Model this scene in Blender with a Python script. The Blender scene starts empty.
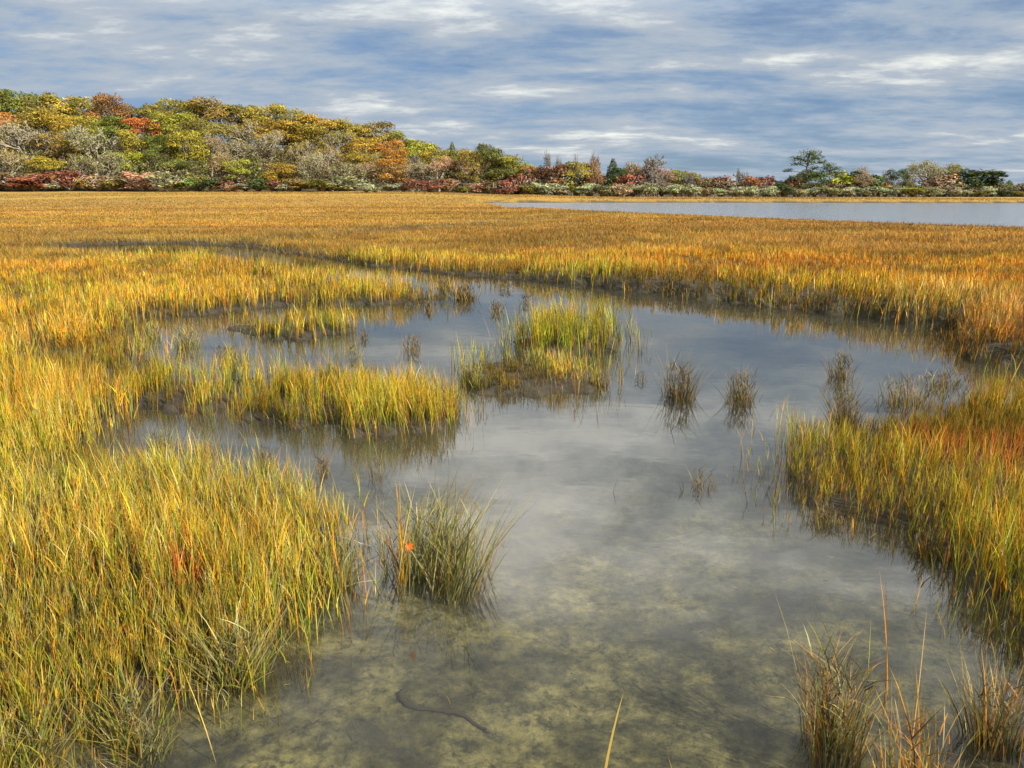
import bpy, math, random
import numpy as np
SC = bpy.context.scene
COL = SC.collection
rng = np.random.default_rng(11)
random.seed(11)
PI = math.pi
# ------------------------------------------------------------------ camera
CAM_H = 2.4; F = 804.0; HZ = 190.0
PITCH = math.atan((384 - HZ) / F)
cp, sp = math.cos(PITCH), math.sin(PITCH)
cam = bpy.data.cameras.new('camera'); cam.sensor_width = 36; cam.lens = F / 1024 * 36
cam.clip_start = .05; cam.clip_end = 8000
co = bpy.data.objects.new('camera', cam); COL.objects.link(co); SC.camera = co
co.location = (0, 0, CAM_H); co.rotation_euler = (PI / 2 - PITCH, 0, 0)

def ray(u, v):
    x = (u - 512) / F; y = (384 - v) / F
    return x, cp + y * sp, -sp + y * cp            # world direction (x, y, z)
def ground(u, v, z=0.0):
    x, y, w = ray(u, v)
    t = (z - CAM_H) / w
    return x * t, y * t
def at_depth(u, v, Y):
    x, y, w = ray(u, v); t = Y / y
    return x * t, Y, CAM_H + w * t

# ------------------------------------------------------------------ numpy noise
def _hash(ix, iy, s):
    h = (ix.astype(np.int64) * 374761393 + iy.astype(np.int64) * 668265263 + s * 1442695041) & 0xffffffff
    h = ((h ^ (h >> 13)) * 1274126177) & 0xffffffff
    return ((h ^ (h >> 16)) & 0xffff) / 65535.0
def vnoise(x, y, s=0):
    ix = np.floor(x); iy = np.floor(y); fx = x - ix; fy = y - iy
    fx = fx * fx * (3 - 2 * fx); fy = fy * fy * (3 - 2 * fy)
    a = _hash(ix, iy, s); b = _hash(ix + 1, iy, s); c = _hash(ix, iy + 1, s); d = _hash(ix + 1, iy + 1, s)
    return (a * (1 - fx) + b * fx) * (1 - fy) + (c * (1 - fx) + d * fx) * fy
def fbm(x, y, s=0, o=4):
    r = 0; a = .5; t = 0
    for k in range(o):
        r = r + a * vnoise(x, y, s + k * 7); t += a; a *= .5; x = x * 2.03 + 3.1; y = y * 2.03 + 1.7
    return r / t
def sstep(a, b, x):
    t = np.clip((x - a) / (b - a), 0, 1); return t * t * (3 - 2 * t)

# ------------------------------------------------------------------ shorelines (plan outlines in metres)
def poly(pts, z=0.0): return np.array([ground(u, v, z) for u, v in pts])
POND = poly([(-80,1300),(-40,900),(0,800),(48,752),(100,715),(165,690),(235,676),(288,622),(320,580),(334,540),(322,518),(262,503),(180,486),
    (112,466),(78,446),(84,428),(118,414),(140,380),(110,352),(118,332),(140,318),(200,313),(300,306),(418,304),(430,299),
    (400,293),(330,285),(250,272),(180,261),(110,258),(60,256),(50,246),(120,244),(180,243.5),(250,247),(330,258),(400,269),(450,274),
    (520,279),(600,287),(700,299),(800,310),(880,318),(945,327),(955,345),(972,362),(1024,366),(1120,372),(1120,404),(1024,408),(960,416),
    (905,430),(868,444),(806,452),(790,480),(802,508),(850,520),(915,528),(960,562),(985,604),(1024,645),(1120,720),(1160,900),(1300,1300)])
_far = poly([(482,202.8),(560,202.6),(700,202.6),(1024,203.2),(1500,204)])
_near = poly([(1500,246),(1150,231),(1024,225.5),(900,222),(760,216.5),(620,211),(540,207),(505,204.8)], .4)
LAKE = np.vstack([_far, _near])
def creek(pts, w):
    P = np.array([ground(u, v) for u, v in pts]); T = np.gradient(P, axis=0); T /= np.linalg.norm(T, axis=1)[:, None]
    N = np.stack([-T[:, 1], T[:, 0]], 1) * w / 2
    return np.vstack([P + N, (P - N)[::-1]])
CREEK = creek([(235,245),(300,238.5),(360,233.5),(430,228),(512,222.5),(600,219)], 1.1)
CREEK2 = creek([(-60,204.5),(100,203.2),(260,202.4),(400,202.2),(500,202.4)], 4.0)
ISLES = {
 'I1': poly([(250,398),(290,392),(340,388),(400,386),(440,396),(450,415),(425,430),(385,434),(330,428),(280,420),(252,410)]),
 'I2': poly([(132,390),(180,384),(235,387),(243,399),(220,409),(165,409),(128,402)]),
 'I3': poly([(508,350),(535,338),(595,335),(619,344),(612,353),(562,356),(515,355)]),
 'I4': poly([(466,380),(498,366),(545,368),(590,378),(588,388),(535,394),(478,393)]),
 'I5': poly([(246,327),(290,323),(330,326),(332,333),(292,338),(248,334)]),
}
def sdf(px, py, P):
    """signed distance to a closed outline, negative inside"""
    n = len(P); d = np.full(px.shape, 1e18); inside = np.zeros(px.shape, bool)
    for i in range(n):
        a = P[i]; b = P[(i + 1) % n]; e = b - a
        wx = px - a[0]; wy = py - a[1]; t = np.clip((wx * e[0] + wy * e[1]) / (e @ e), 0, 1)
        d = np.minimum(d, (wx - e[0] * t) ** 2 + (wy - e[1] * t) ** 2)
        c = ((a[1] <= py) & (b[1] > py)) | ((b[1] <= py) & (a[1] > py))
        if abs(e[1]) > 1e-12: inside ^= c & (px < a[0] + (py - a[1]) / e[1] * e[0])
    d = np.sqrt(d); return np.where(inside, -d, d)
def shore(px, py):
    """signed distance to water; positive = land. second value: which isle (0 none)"""
    d = np.minimum(np.minimum(sdf(px, py, POND), sdf(px, py, LAKE)), np.minimum(sdf(px, py, CREEK), sdf(px, py, CREEK2)))
    which = np.zeros(px.shape, int)
    for k, P in enumerate(ISLES.values()):
        s = -sdf(px, py, P); which = np.where(s > -.25, k + 1, which); d = np.maximum(d, s)
    r = np.hypot(px, py)
    d = d + (fbm(px * 1.3, py * 1.3, 5, 3) - .5) * np.clip(r * .05, .25, .7) + (fbm(px * 3.1, py * 3.1, 6, 3) - .5) * np.clip((r - 5) * .12, .12, .75) * (1 + .9 * (px < -.5) * sstep(6, 8, py) * (1 - sstep(16, 20, py)))
    return d, which
def hill(px, py):
    lx = px / np.maximum(py, 1) * 804 + 512            # bearing
    k = sstep(560, 180, lx)
    base = sstep(110, 196, py) * (0.5 + 1.4 * sstep(640, 380, lx))
    up = sstep(192, 250, py) * 14.5 * k * (1 - .12 * sstep(200, -100, lx))
    return base + up * (1 - .5 * sstep(320, 700, py)) + sstep(260, 500, py) * 1.0
def height(px, py, d=None):
    if d is None: d, _ = shore(px, py)
    r = np.hypot(px, py)
    right = sstep(-1, 4, px) * sstep(9, 12, py)
    land = .05 + .20 * sstep(0, .3, d) * right + .05 * sstep(0, 1.2, d) + (fbm(px * .6, py * .6, 9, 3) - .5) * .06
    bed = -.05 - .11 * sstep(0, 1.8, -d) + (fbm(px * 2.3, py * 2.3, 21, 4) - .5) * .04 + (fbm(px * 7, py * 7, 33, 3) - .5) * .035
    k = sstep(-.12, .14, d)
    h = bed * (1 - k) + land * k
    return h + np.where(d > 0, hill(px, py), 0) * sstep(0, 3, d)

# ------------------------------------------------------------------ object helpers
def tag(o, label=None, cat=None, group=None, kind=None):
    if label: o['label'] = label
    if cat: o['category'] = cat
    if group: o['group'] = group
    if kind: o['kind'] = kind
    return o
def empty(name, loc):
    o = bpy.data.objects.new(name, None); COL.objects.link(o); o.location = loc; o.empty_display_size = .2; return o
def np_mesh(name, V, F4=None, F3=None, C=None, smooth=False):
    me = bpy.data.meshes.new(name)
    V = np.asarray(V, np.float32); me.vertices.add(len(V)); me.vertices.foreach_set('co', V.ravel())
    idx = []; tot = []
    if F4 is not None and len(F4): idx.append(np.asarray(F4).ravel()); tot.append(np.full(len(F4), 4))
    if F3 is not None and len(F3): idx.append(np.asarray(F3).ravel()); tot.append(np.full(len(F3), 3))
    idx = np.concatenate(idx).astype(np.int32); tot = np.concatenate(tot).astype(np.int32)
    st = np.concatenate([[0], np.cumsum(tot)[:-1]]).astype(np.int32)
    me.loops.add(len(idx)); me.loops.foreach_set('vertex_index', idx)
    me.polygons.add(len(tot)); me.polygons.foreach_set('loop_start', st)
    try: me.polygons.foreach_set('loop_total', tot)
    except Exception: pass
    if smooth: me.polygons.foreach_set('use_smooth', np.ones(len(tot), bool))
    if C is not None:
        a = me.color_attributes.new('Col', 'FLOAT_COLOR', 'POINT')
        C4 = np.ones((len(V), 4), np.float32); C4[:, :3] = C; a.data.foreach_set('color', C4.ravel())
    me.update(calc_edges=True); me.validate(verbose=False)
    return me
def link(name, me, mat, parent=None, loc=None):
    o = bpy.data.objects.new(name, me); COL.objects.link(o)
    if mat is not None and len(me.materials) == 0: me.materials.append(mat)
    if parent: o.parent = parent
    if loc is not None: o.location = loc
    return o

# ------------------------------------------------------------------ materials
def new_mat(name):
    m = bpy.data.materials.new(name); m.use_nodes = True; nt = m.node_tree; nt.nodes.clear()
    out = nt.nodes.new('ShaderNodeOutputMaterial'); return m, nt, out
def N(nt, t, **k):
    n = nt.nodes.new(t)
    for a, b in k.items(): setattr(n, a, b)
    return n
def leafy(name, use_obj=False, transl=.3, rough=.6):
    m, nt, out = new_mat(name); L = nt.links
    at = N(nt, 'ShaderNodeAttribute', attribute_name='Col')
    c = at.outputs['Color']
    if use_obj:
        oi = N(nt, 'ShaderNodeObjectInfo'); mx = N(nt, 'ShaderNodeMix', data_type='RGBA', blend_type='MULTIPLY'); mx.inputs[0].default_value = 1
        L.new(oi.outputs['Color'], mx.inputs[6]); L.new(c, mx.inputs[7]); c = mx.outputs[2]
    p = N(nt, 'ShaderNodeBsdfPrincipled'); p.inputs['Roughness'].default_value = rough; p.inputs['Specular IOR Level'].default_value = .12
    t = N(nt, 'ShaderNodeBsdfTranslucent'); mix = N(nt, 'ShaderNodeMixShader'); mix.inputs[0].default_value = transl
    L.new(c, p.inputs['Base Color']); L.new(c, t.inputs['Color']); L.new(p.outputs[0], mix.inputs[1]); L.new(t.outputs[0], mix.inputs[2])
    L.new(mix.outputs[0], out.inputs[0]); return m
M_GRASS = leafy('grass blades', False, .12, .5)
M_LEAF = leafy('tree leaves', True, .22, .7)
def bark():
    m, nt, out = new_mat('bark'); L = nt.links
    oi = N(nt, 'ShaderNodeObjectInfo'); tc = N(nt, 'ShaderNodeTexCoord'); ns = N(nt, 'ShaderNodeTexNoise'); ns.inputs['Scale'].default_value = 2.5; ns.inputs['Detail'].default_value = 5
    L.new(tc.outputs['Object'], ns.inputs['Vector'])
    rp = N(nt, 'ShaderNodeValToRGB'); rp.color_ramp.elements[0].position = .3; rp.color_ramp.elements[0].color = (.55, .55, .55, 1); rp.color_ramp.elements[1].position = .7
    L.new(ns.outputs[0], rp.inputs[0]); mx = N(nt, 'ShaderNodeMix', data_type='RGBA', blend_type='MULTIPLY'); mx.inputs[0].default_value = 1
    L.new(oi.outputs['Color'], mx.inputs[6]); L.new(rp.outputs[0], mx.inputs[7])
    p = N(nt, 'ShaderNodeBsdfPrincipled'); p.inputs['Roughness'].default_value = .9; L.new(mx.outputs[2], p.inputs['Base Color']); L.new(p.outputs[0], out.inputs[0]); return m
M_BARK = bark()
def ground_mat():
    m, nt, out = new_mat('marsh mud and thatch'); L = nt.links
    geo = N(nt, 'ShaderNodeNewGeometry'); at = N(nt, 'ShaderNodeAttribute', attribute_name='Col')
    def noise(sc, det, rough=.6, dist=0.0):
        n = N(nt, 'ShaderNodeTexNoise'); n.inputs['Scale'].default_value = sc; n.inputs['Detail'].default_value = det; n.inputs['Roughness'].default_value = rough
        n.inputs['Distortion'].default_value = dist; L.new(geo.outputs['Position'], n.inputs['Vector']); return n.outputs[0]
    def ramp(f, st):
        r = N(nt, 'ShaderNodeValToRGB'); e = r.color_ramp.elements
        while len(e) < len(st): e.new(.5)
        for k, (p, c) in enumerate(st): e[k].position = p; e[k].color = (*c, 1)
        L.new(f, r.inputs[0]); return r.outputs[0]
    big = ramp(noise(2.2, 7, .65, .1), [(.38, (.028, .026, .014)), (.49, (.105, .096, .046)), (.62, (.25, .225, .11))])
    fine = ramp(noise(12, 9, .75, .15), [(.38, (.18, .18, .17)), (.50, (.80, .80, .78)), (.62, (1.35, 1.3, 1.15))])
    spots = ramp(noise(19, 5, .6, .1), [(.31, (.25, .27, .28)), (.40, (1, 1, 1))])
    def mul(a, b, t='MULTIPLY', f=1.0):
        mx = N(nt, 'ShaderNodeMix', data_type='RGBA', blend_type=t); mx.inputs[0].default_value = f
        L.new(a, mx.inputs[6]); L.new(b, mx.inputs[7]); return mx.outputs[2], mx
    c, _ = mul(big, fine); c, _ = mul(c, spots)
    sx = N(nt, 'ShaderNodeAttribute', attribute_name='depth_shade'); dk = N(nt, 'ShaderNodeRGB'); dk.outputs[0].default_value = (.03, .03, .022, 1)      # light lost in deeper water, painted as a dark bed farther out
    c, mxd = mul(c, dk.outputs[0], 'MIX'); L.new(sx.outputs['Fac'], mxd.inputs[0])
    # land: thatch colour stored per vertex, broken up by fine noise
    th = ramp(noise(14, 6, .75), [(.3, (.45, .45, .45)), (.7, (1.2, 1.2, 1.2))]); land, _ = mul(at.outputs['Color'], th)
    lc, mx = mul(c, land, 'MIX'); L.new(at.outputs['Alpha'], mx.inputs[0])
    p = N(nt, 'ShaderNodeBsdfPrincipled'); p.inputs['Roughness'].default_value = .85; L.new(lc, p.inputs['Base Color'])
    bp = N(nt, 'ShaderNodeBump'); bp.inputs['Strength'].default_value = .7; bp.inputs['Distance'].default_value = .05; L.new(noise(18, 9, .75), bp.inputs['Height']); L.new(bp.outputs[0], p.inputs['Normal'])
    L.new(p.outputs[0], out.inputs[0]); return m
M_GROUND = ground_mat()
def water_mat(name, ior, tint, silt, siltc, waves, dist, rough):
    m, nt, out = new_mat(name); L = nt.links
    geo = N(nt, 'ShaderNodeNewGeometry'); h = None
    for sc, st, a in waves:
        mp = N(nt, 'ShaderNodeMapping'); mp.inputs['Scale'].default_value = (sc * st, sc, sc); L.new(geo.outputs['Position'], mp.inputs['Vector'])
        n = N(nt, 'ShaderNodeTexNoise'); n.inputs['Scale'].default_value = 1; n.inputs['Detail'].default_value = 3; L.new(mp.outputs[0], n.inputs['Vector'])
        mm = N(nt, 'ShaderNodeMath', operation='MULTIPLY_ADD'); mm.inputs[1].default_value = a; L.new(n.outputs[0], mm.inputs[0])
        if h is not None: L.new(h, mm.inputs[2])
        else: mm.inputs[2].default_value = 0
        h = mm.outputs[0]
    bp = N(nt, 'ShaderNodeBump'); bp.inputs['Strength'].default_value = 1; bp.inputs['Distance'].default_value = dist; L.new(h, bp.inputs['Height'])
    dt = N(nt, 'ShaderNodeVectorMath', operation='DOT_PRODUCT'); L.new(geo.outputs['Incoming'], dt.inputs[0]); L.new(bp.outputs[0], dt.inputs[1])
    ab = N(nt, 'ShaderNodeMath', operation='ABSOLUTE'); L.new(dt.outputs['Value'], ab.inputs[0]); om = N(nt, 'ShaderNodeMath', operation='SUBTRACT'); om.inputs[0].default_value = 1; L.new(ab.outputs[0], om.inputs[1]); om.use_clamp = True
    pw = N(nt, 'ShaderNodeMath', operation='POWER'); pw.inputs[1].default_value = 4.2; L.new(om.outputs[0], pw.inputs[0]); f0 = ((ior - 1) / (ior + 1)) ** 2      # Schlick
    fr = N(nt, 'ShaderNodeMath', operation='MULTIPLY_ADD'); fr.inputs[1].default_value = 1 - f0; fr.inputs[2].default_value = f0; L.new(pw.outputs[0], fr.inputs[0])
    gl = N(nt, 'ShaderNodeBsdfGlossy'); gl.inputs['Roughness'].default_value = rough; L.new(bp.outputs[0], gl.inputs['Normal'])
    tr = N(nt, 'ShaderNodeBsdfTransparent'); tr.inputs[0].default_value = (*tint, 1)
    df = N(nt, 'ShaderNodeBsdfDiffuse'); df.inputs[0].default_value = (*siltc, 1)
    m1 = N(nt, 'ShaderNodeMixShader'); m1.inputs[0].default_value = silt; L.new(tr.outputs[0], m1.inputs[1]); L.new(df.outputs[0], m1.inputs[2])
    m2 = N(nt, 'ShaderNodeMixShader'); L.new(fr.outputs[0], m2.inputs[0]); L.new(m1.outputs[0], m2.inputs[1]); L.new(gl.outputs[0], m2.inputs[2])
    L.new(m2.outputs[0], out.inputs[0]); return m
M_POND = water_mat('still pond water', 1.5, (.90, .90, .80), .03, (.30, .31, .25), [(1.3, .7, 1), (7, .6, .16)], .0018, .008)
M_LAKE = water_mat('rippled lake water', 1.38, (.45, .55, .55), .7, (.30, .35, .42), [(.5, .35, 1), (2.2, .35, .8)], .16, .15)

# ------------------------------------------------------------------ ground sheet
rad = np.concatenate([np.linspace(.6, 9, 230), np.geomspace(9.05, 40, 240), np.geomspace(40.4, 330, 190), np.geomspace(345, 5000, 22)])
ang = np.concatenate([np.linspace(-46, 46, 520), np.linspace(47, 313, 60)]) * PI / 180
R, A = np.meshgrid(rad, ang, indexing='ij'); X = R * np.sin(A); Y = R * np.cos(A)
D, _ = shore(X, Y); Z = height(X, Y, D)
back = (Y < 0.2); Z = np.where(back & (R > 3), np.maximum(Z, .05), Z)
nr, na = R.shape; V = np.stack([X, Y, Z], 2).reshape(-1, 3); V = np.vstack([V, [[0, 0, -.25]]])
i = np.arange(nr - 1)[:, None] * na; j = np.arange(na)[None, :]; j2 = (j + 1) % na
F4 = np.stack([i + j, i + j2, i + na + j2, i + na + j], 2)[..., ::-1].reshape(-1, 4)
F3 = np.stack([np.full(na, len(V) - 1), np.arange(na), (np.arange(na) + 1) % na], 1)[:, ::-1]
g = fbm(X * .15, Y * .3, 3, 4)[..., None]
hay = np.array([.48, .27, .03]) * (1 - g) + np.array([.34, .22, .03]) * g
mudc = np.array([.065, .052, .032]); litter = np.array([.09, .07, .035])
k = (sstep(12, 40, R) * sstep(.2 - .6 * sstep(60, 90, R), 1.5 - sstep(60, 90, R), D))[..., None]
cc = mudc * (1 - k) + hay * k
k2 = sstep(193, 199, Y)[..., None]; cc = cc * (1 - k2) + litter * k2
C = np.vstack([cc.reshape(-1, 3), [mudc]])
me = np_mesh('marsh_ground', V, F4, F3, C, smooth=True)
al = np.ones((len(V), 4), np.float32); al[:, :3] = C; al[:-1, 3] = sstep(-.15, .08, D).ravel(); al[-1, 3] = 0
me.color_attributes['Col'].data.foreach_set('color', al.ravel())
dsh = me.attributes.new('depth_shade', 'FLOAT', 'POINT'); dsv = np.zeros(len(V), np.float32); dsv[:-1] = (.92 * sstep(3.2, 7.5, R + (fbm(X * .8, Y * .8, 501, 3) - .5) * 3.0)).ravel(); dsh.data.foreach_set('value', dsv)  # bed colour darkened with distance to paint in deep-water absorption
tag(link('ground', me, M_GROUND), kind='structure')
def sheet(name, x0, x1, y0, y1, z, mat):
    me = np_mesh(name, [(x0, y0, z), (x1, y0, z), (x1, y1, z), (x0, y1, z)], [(0, 1, 2, 3)]); return tag(link(name, me, mat), kind='structure')
sheet('pond_water', -45, 45, .4, 43.5, 0, M_POND)
sheet('lake_water', -200, 420, 43.6, 240, 0, M_LAKE)

# ------------------------------------------------------------------ grass blades
GOLD = (.70, .335, .012); YG = (.43, .44, .018); GREEN = (.13, .27, .02); ORANGE = (.74, .22, .012); RUST = (.42, .11, .02)
STRAW = (.70, .48, .15); GREY = (.32, .28, .17); DARK = (.08, .09, .03); RED = (.62, .07, .03); PALE = (.58, .54, .24)
PAL = np.array([GOLD, YG, GREEN, ORANGE, RUST, STRAW, GREY, DARK, RED, PALE])
def pick(W):
    """one palette colour per blade from weights (n, 10), softened and jittered"""
    W = W / W.sum(1, keepdims=True); c = np.cumsum(W, 1); r = rng.random((len(W), 1)); k = (r > c).sum(1).clip(0, 9)
    mean = W @ PAL
    return np.clip((PAL[k] * .72 + mean * .28) * rng.uniform(.25, 1.45, (len(W), 1)) * rng.uniform(.93, 1.07, (len(W), 3)), .01, .9)
def blades(B, H, Wd, lean, bend, az, col, rootc, tipc, seg=3):
    """tapering curved ribbons: B bases (n,3); returns verts, quads, tris, colours"""
    n = len(B); dx, dy = np.cos(az), np.sin(az); yaw = rng.uniform(0, PI, n)
    wx, wy = np.cos(yaw), np.sin(yaw)
    ts = np.linspace(0, 1, seg + 1); Vs = []; Cs = []
    for q, t in enumerate(ts):
        off = H * (lean * t + bend * t * t); zz = H * t * np.sqrt(np.clip(1 - (lean + bend * t) ** 2 * .55, .15, 1))
        c = np.stack([B[:, 0] + dx * off, B[:, 1] + dy * off, B[:, 2] + zz], 1)
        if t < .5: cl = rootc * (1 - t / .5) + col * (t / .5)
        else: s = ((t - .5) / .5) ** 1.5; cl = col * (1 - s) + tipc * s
        if q < seg:
            w = (Wd * .5 * (1 - .75 * t ** 1.6))[:, None] * np.stack([wx, wy, np.zeros(n)], 1)
            Vs += [c - w, c + w]; Cs += [cl, cl]
        else: Vs.append(c); Cs.append(cl)
    m = 2 * seg + 1
    V = np.stack(Vs, 1).reshape(-1, 3); C = np.stack(Cs, 1).reshape(-1, 3); o = np.arange(n)[:, None] * m
    Q = [np.concatenate([o + 2 * s, o + 2 * s + 1, o + 2 * s + 3, o + 2 * s + 2], 1) for s in range(seg - 1)]
    T = np.concatenate([o + 2 * seg - 2, o + 2 * seg - 1, o + 2 * seg], 1)
    return V, (np.concatenate(Q) if Q else np.zeros((0, 4), int)), T, C
class Acc:
    def __init__(s): s.V = []; s.Q = []; s.T = []; s.C = []; s.n = 0
    def add(s, V, Q, T, C): s.V.append(V); s.Q.append(Q + s.n); s.T.append(T + s.n); s.C.append(C); s.n += len(V)
    def mesh(s, name, origin=(0, 0, 0)): return np_mesh(name, np.vstack(s.V) - np.array(origin), np.vstack(s.Q), np.vstack(s.T), np.vstack(s.C))
    def empty(s): return s.n == 0

def weights(x, y, d, which):
    """species mix of the sward at each point"""
    n = len(x); r = np.hypot(x, y); W = np.zeros((n, 10)); u = x / np.maximum(y, .5) * 804 + 512
    a = sstep(.35, .65, fbm(x * .45, y * .45, 41, 3)); b = sstep(.38, .68, fbm(x * .16 + 9, y * .42, 57, 4)); c = sstep(.55, .72, fbm(x * .7, y * .7, 71, 3))
    edge = np.exp(-np.maximum(d, 0) / np.clip(r * .06, .25, 1.6))
    right = sstep(440, 620, u) * sstep(11, 14, y); far = sstep(24, 40, y); vfar = sstep(100, 150, y)
    W[:, 0] = 1.0 + .7 * a + 1.2 * far
    W[:, 1] = .9 * (1 - a) + .35 * edge + .15
    W[:, 2] = .45 * (1 - b) * (1 - .6 * far) + .9 * edge + .1
    W[:, 2] += 1.1 * edge * right; W[:, 1] += 1.0 * edge * right
    W[:, 3] = .25 + .75 * b + .7 * right * b + .35 * right + .2 * far
    W[:, 4] = .08 + .30 * right * b + .2 * c * far
    W[:, 5] = .28 + .5 * (1 - b) * far + .25 * vfar
    W[:, 6] = .10 + .5 * edge * (r > 6) 
    W[:, 7] = .04 + .1 * edge
    W[:, 8] = .015 + .06 * c * right
    W[:, 9] = .22 * (r < 9) + .05
    st = fbm(x * .02 + 3, y * .075, 131, 4); st2 = fbm(x * .05, y * .18, 151, 3)
    W[:, 2] += 2.0 * far * sstep(.51, .56, st); W[:, 7] += 1.8 * far * sstep(.54, .59, st); W[:, 4] += 2.2 * far * sstep(.51, .58, st2) * (.3 + right); W[:, 5] += 2.2 * far * sstep(.48, .43, st); W[:, 3] += .5 * far * (1 - vfar)
    cr = np.minimum(sdf(x, y, CREEK), sdf(x, y, CREEK2) / 2.5); W[:, 2] += 2.2 * np.exp(-np.maximum(cr, 0) / 1.2); W[:, 7] += 1.6 * np.exp(-np.maximum(cr, 0) / 1.2)
    near_left = (y < 7.5) & (x < 0)
    W[near_left, 0] += .5; W[near_left, 1] += 2.4; W[near_left, 2] += 1.2; W[near_left, 9] += 1.0; W[near_left, 4] += .3; W[near_left, 7] += .9; W[near_left, 3] += .12  # includes extra dark blades that colour in the shade between stems
    rb = (x > 1.5) & (y < 9.5)
    W[rb, 1] += 1.8; W[rb, 0] += .5; W[rb, 2] += .5; W[rb, 7] += .2; W[rb, 3] += .55; W[rb, 2] += .15
    redp = rb & (sdfc(x, y, *ground(1000, 480), .7) | sdfc(x, y, *ground(925, 455), .3)); W[redp, 8] += 5
    redp = (sdfc(x, y, *ground(197, 612), .10)); W[redp, 8] += 14
    hum = sdfc(x, y, *ground(1000, 345), 1.5); W[hum, 3] += 1.5; W[hum, 8] += 1.2; W[hum, 6] += 1.2
    rst = sdfc(x, y, *ground(1010, 325), 2.2); W[rst, 5] += 3
    isl = (which > 0) & (y > 6); W[isl, 1] += 1.5; W[isl, 2] += .7; W[isl, 0] += .3
    W[which == 3, 2] += .8; W[which == 4, 6] += 2.4; W[which == 4, 7] += .6
    return W
def sdfc(x, y, cx, cy, r): return (x - cx) ** 2 + (y - cy) ** 2 < r * r

REG = {}   # region name -> Acc
def region(x, y, which):
    out = np.full(len(x), 'meadow_left', dtype=object)
    u = x / np.maximum(y, .5) * 804 * 1.0 + 512
    pr = np.interp(x, [p[0] for p in FB], [p[1] for p in FB])
    out[(y > pr)] = 'meadow_far'
    out[(y < 10.5) & (x > 1)] = 'bed_right'
    out[(y > 150)] = 'shore_far'
    # near left bed is everything in front of the hidden strip of water
    out[(y < 7.3) & (x < 0)] = 'bed_left'
    for k, nm in enumerate(ISLES): out[which == k + 1] = nm
    return out
FB = sorted([ground(u, v) for u, v in [(-200,240),(60,248),(180,245),(250,250),(330,262),(400,272),(520,281),(700,301),(880,320),(945,330)]])
def emit(x, y, d, which, H, Wd, lean, bend, seg, leaves=0, colmul=1.0, thin=None):
    z = height(x, y, d) - .01; n = len(x); r = np.hypot(x, y)
    W = weights(x, y, d, which); pv = ((.42 + .72 * sstep(.34, .62, fbm(x * 1.15, y * 1.15, 301, 3))) * (.72 + .5 * vnoise(x * .25, y * .4, 311)))[:, None]; nk = sstep(9, 6, r)[:, None]; pv = pv * (1 - .65 * nk) + 1.02 * .65 * nk; pb = .55 + .7 * sstep(.44, .56, fbm(x * .03 + 5, y * .085, 321, 4)); pv = pv * (1 + (pb - 1)[:, None] * sstep(22, 45, r)[:, None]); colmul = np.clip(pv * (1 + .45 * sstep(25, 45, r)[:, None]), .3, 1.4); col = pick(W) * colmul
    dryroot = np.array([.24, .20, .11]) * rng.uniform(.5, 1.3, (n, 1)); rootc = (col * .3 + dryroot * .7) * .34  # dry root colour darkened further, painting shade in at the stem bases
    tipc = col * .6 + pick(np.tile([1, .3, 0, .8, .3, .9, 0, 0, 0.05, .3], (n, 1))) * .4
    az = rng.uniform(0, 2 * PI, n); wl = rng.random(n) < .55; az = np.where(wl, 12 * fbm(x * .22, y * .3, 601, 2) + rng.normal(0, .5, n), az); lean = lean + wl * .16 * sstep(.45, .62, fbm(x * .4, y * .5, 611, 3)) * sstep(7, 12, r)
    reg = region(x, y, which); B = np.stack([x, y, z], 1)
    def put(mask, *a, **k):
        for nm in np.unique(reg[mask]):
            s = mask & (reg == nm)
            acc = REG.setdefault(nm, Acc()); acc.add(*blades(*[q[s] if isinstance(q, np.ndarray) else q for q in a], **k))
    allm = np.ones(n, bool)
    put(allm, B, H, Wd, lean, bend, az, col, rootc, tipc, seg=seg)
    for L in range(leaves):                                 # leaves leaving the stem part-way up
        s0 = rng.uniform(.15, .7, n); off = H * (lean * s0 + bend * s0 * s0)
        B2 = B + np.stack([np.cos(az) * off, np.sin(az) * off, H * s0 * .97], 1)
        col2 = pick(W) * colmul; az2 = rng.uniform(0, 2 * PI, n)
        put(allm, B2, H * rng.uniform(.25, .5, n), Wd * rng.uniform(.7, 1.15, n), rng.uniform(.05, .30, n), rng.uniform(.0, .4, n), az2, col2, col2, col2 * .5 + tipc * .5, seg=seg)
def scatter(r0, r1, count, fringe, half=44):
    """random plan points in the sector with a density falling as 1/r^2, kept where the sward grows"""
    r = r0 * (r1 / r0) ** rng.random(count); a = rng.uniform(-half, half, count) * PI / 180
    x, y = r * np.sin(a), r * np.cos(a); d, w = shore(x, y)
    keep = (d > 0) | (rng.random(count) < np.exp(d / fringe) * .45 * (d > -fringe * 3))
    keep &= (y < 195); keep &= ~((d > .4) & (vnoise(x * 3, y * 3, 91) * .5 + vnoise(x * 9, y * 9, 92) * .5 > .70))
    gap = (fbm(x * .9, y * 1.5, 401, 3) < .41) & (x < -1.6) & (y > 6.5) & (y < 15) & (d < 2.2) & (w == 0); keep &= ~(gap & (rng.random(count) < .82))
    keep &= ~((w > 0) & (y > 6) & (fbm(x * 2.1, y * 2.1, 411, 3) < .45) & (rng.random(count) < .8))
    return x[keep], y[keep], d[keep], w[keep]
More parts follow.
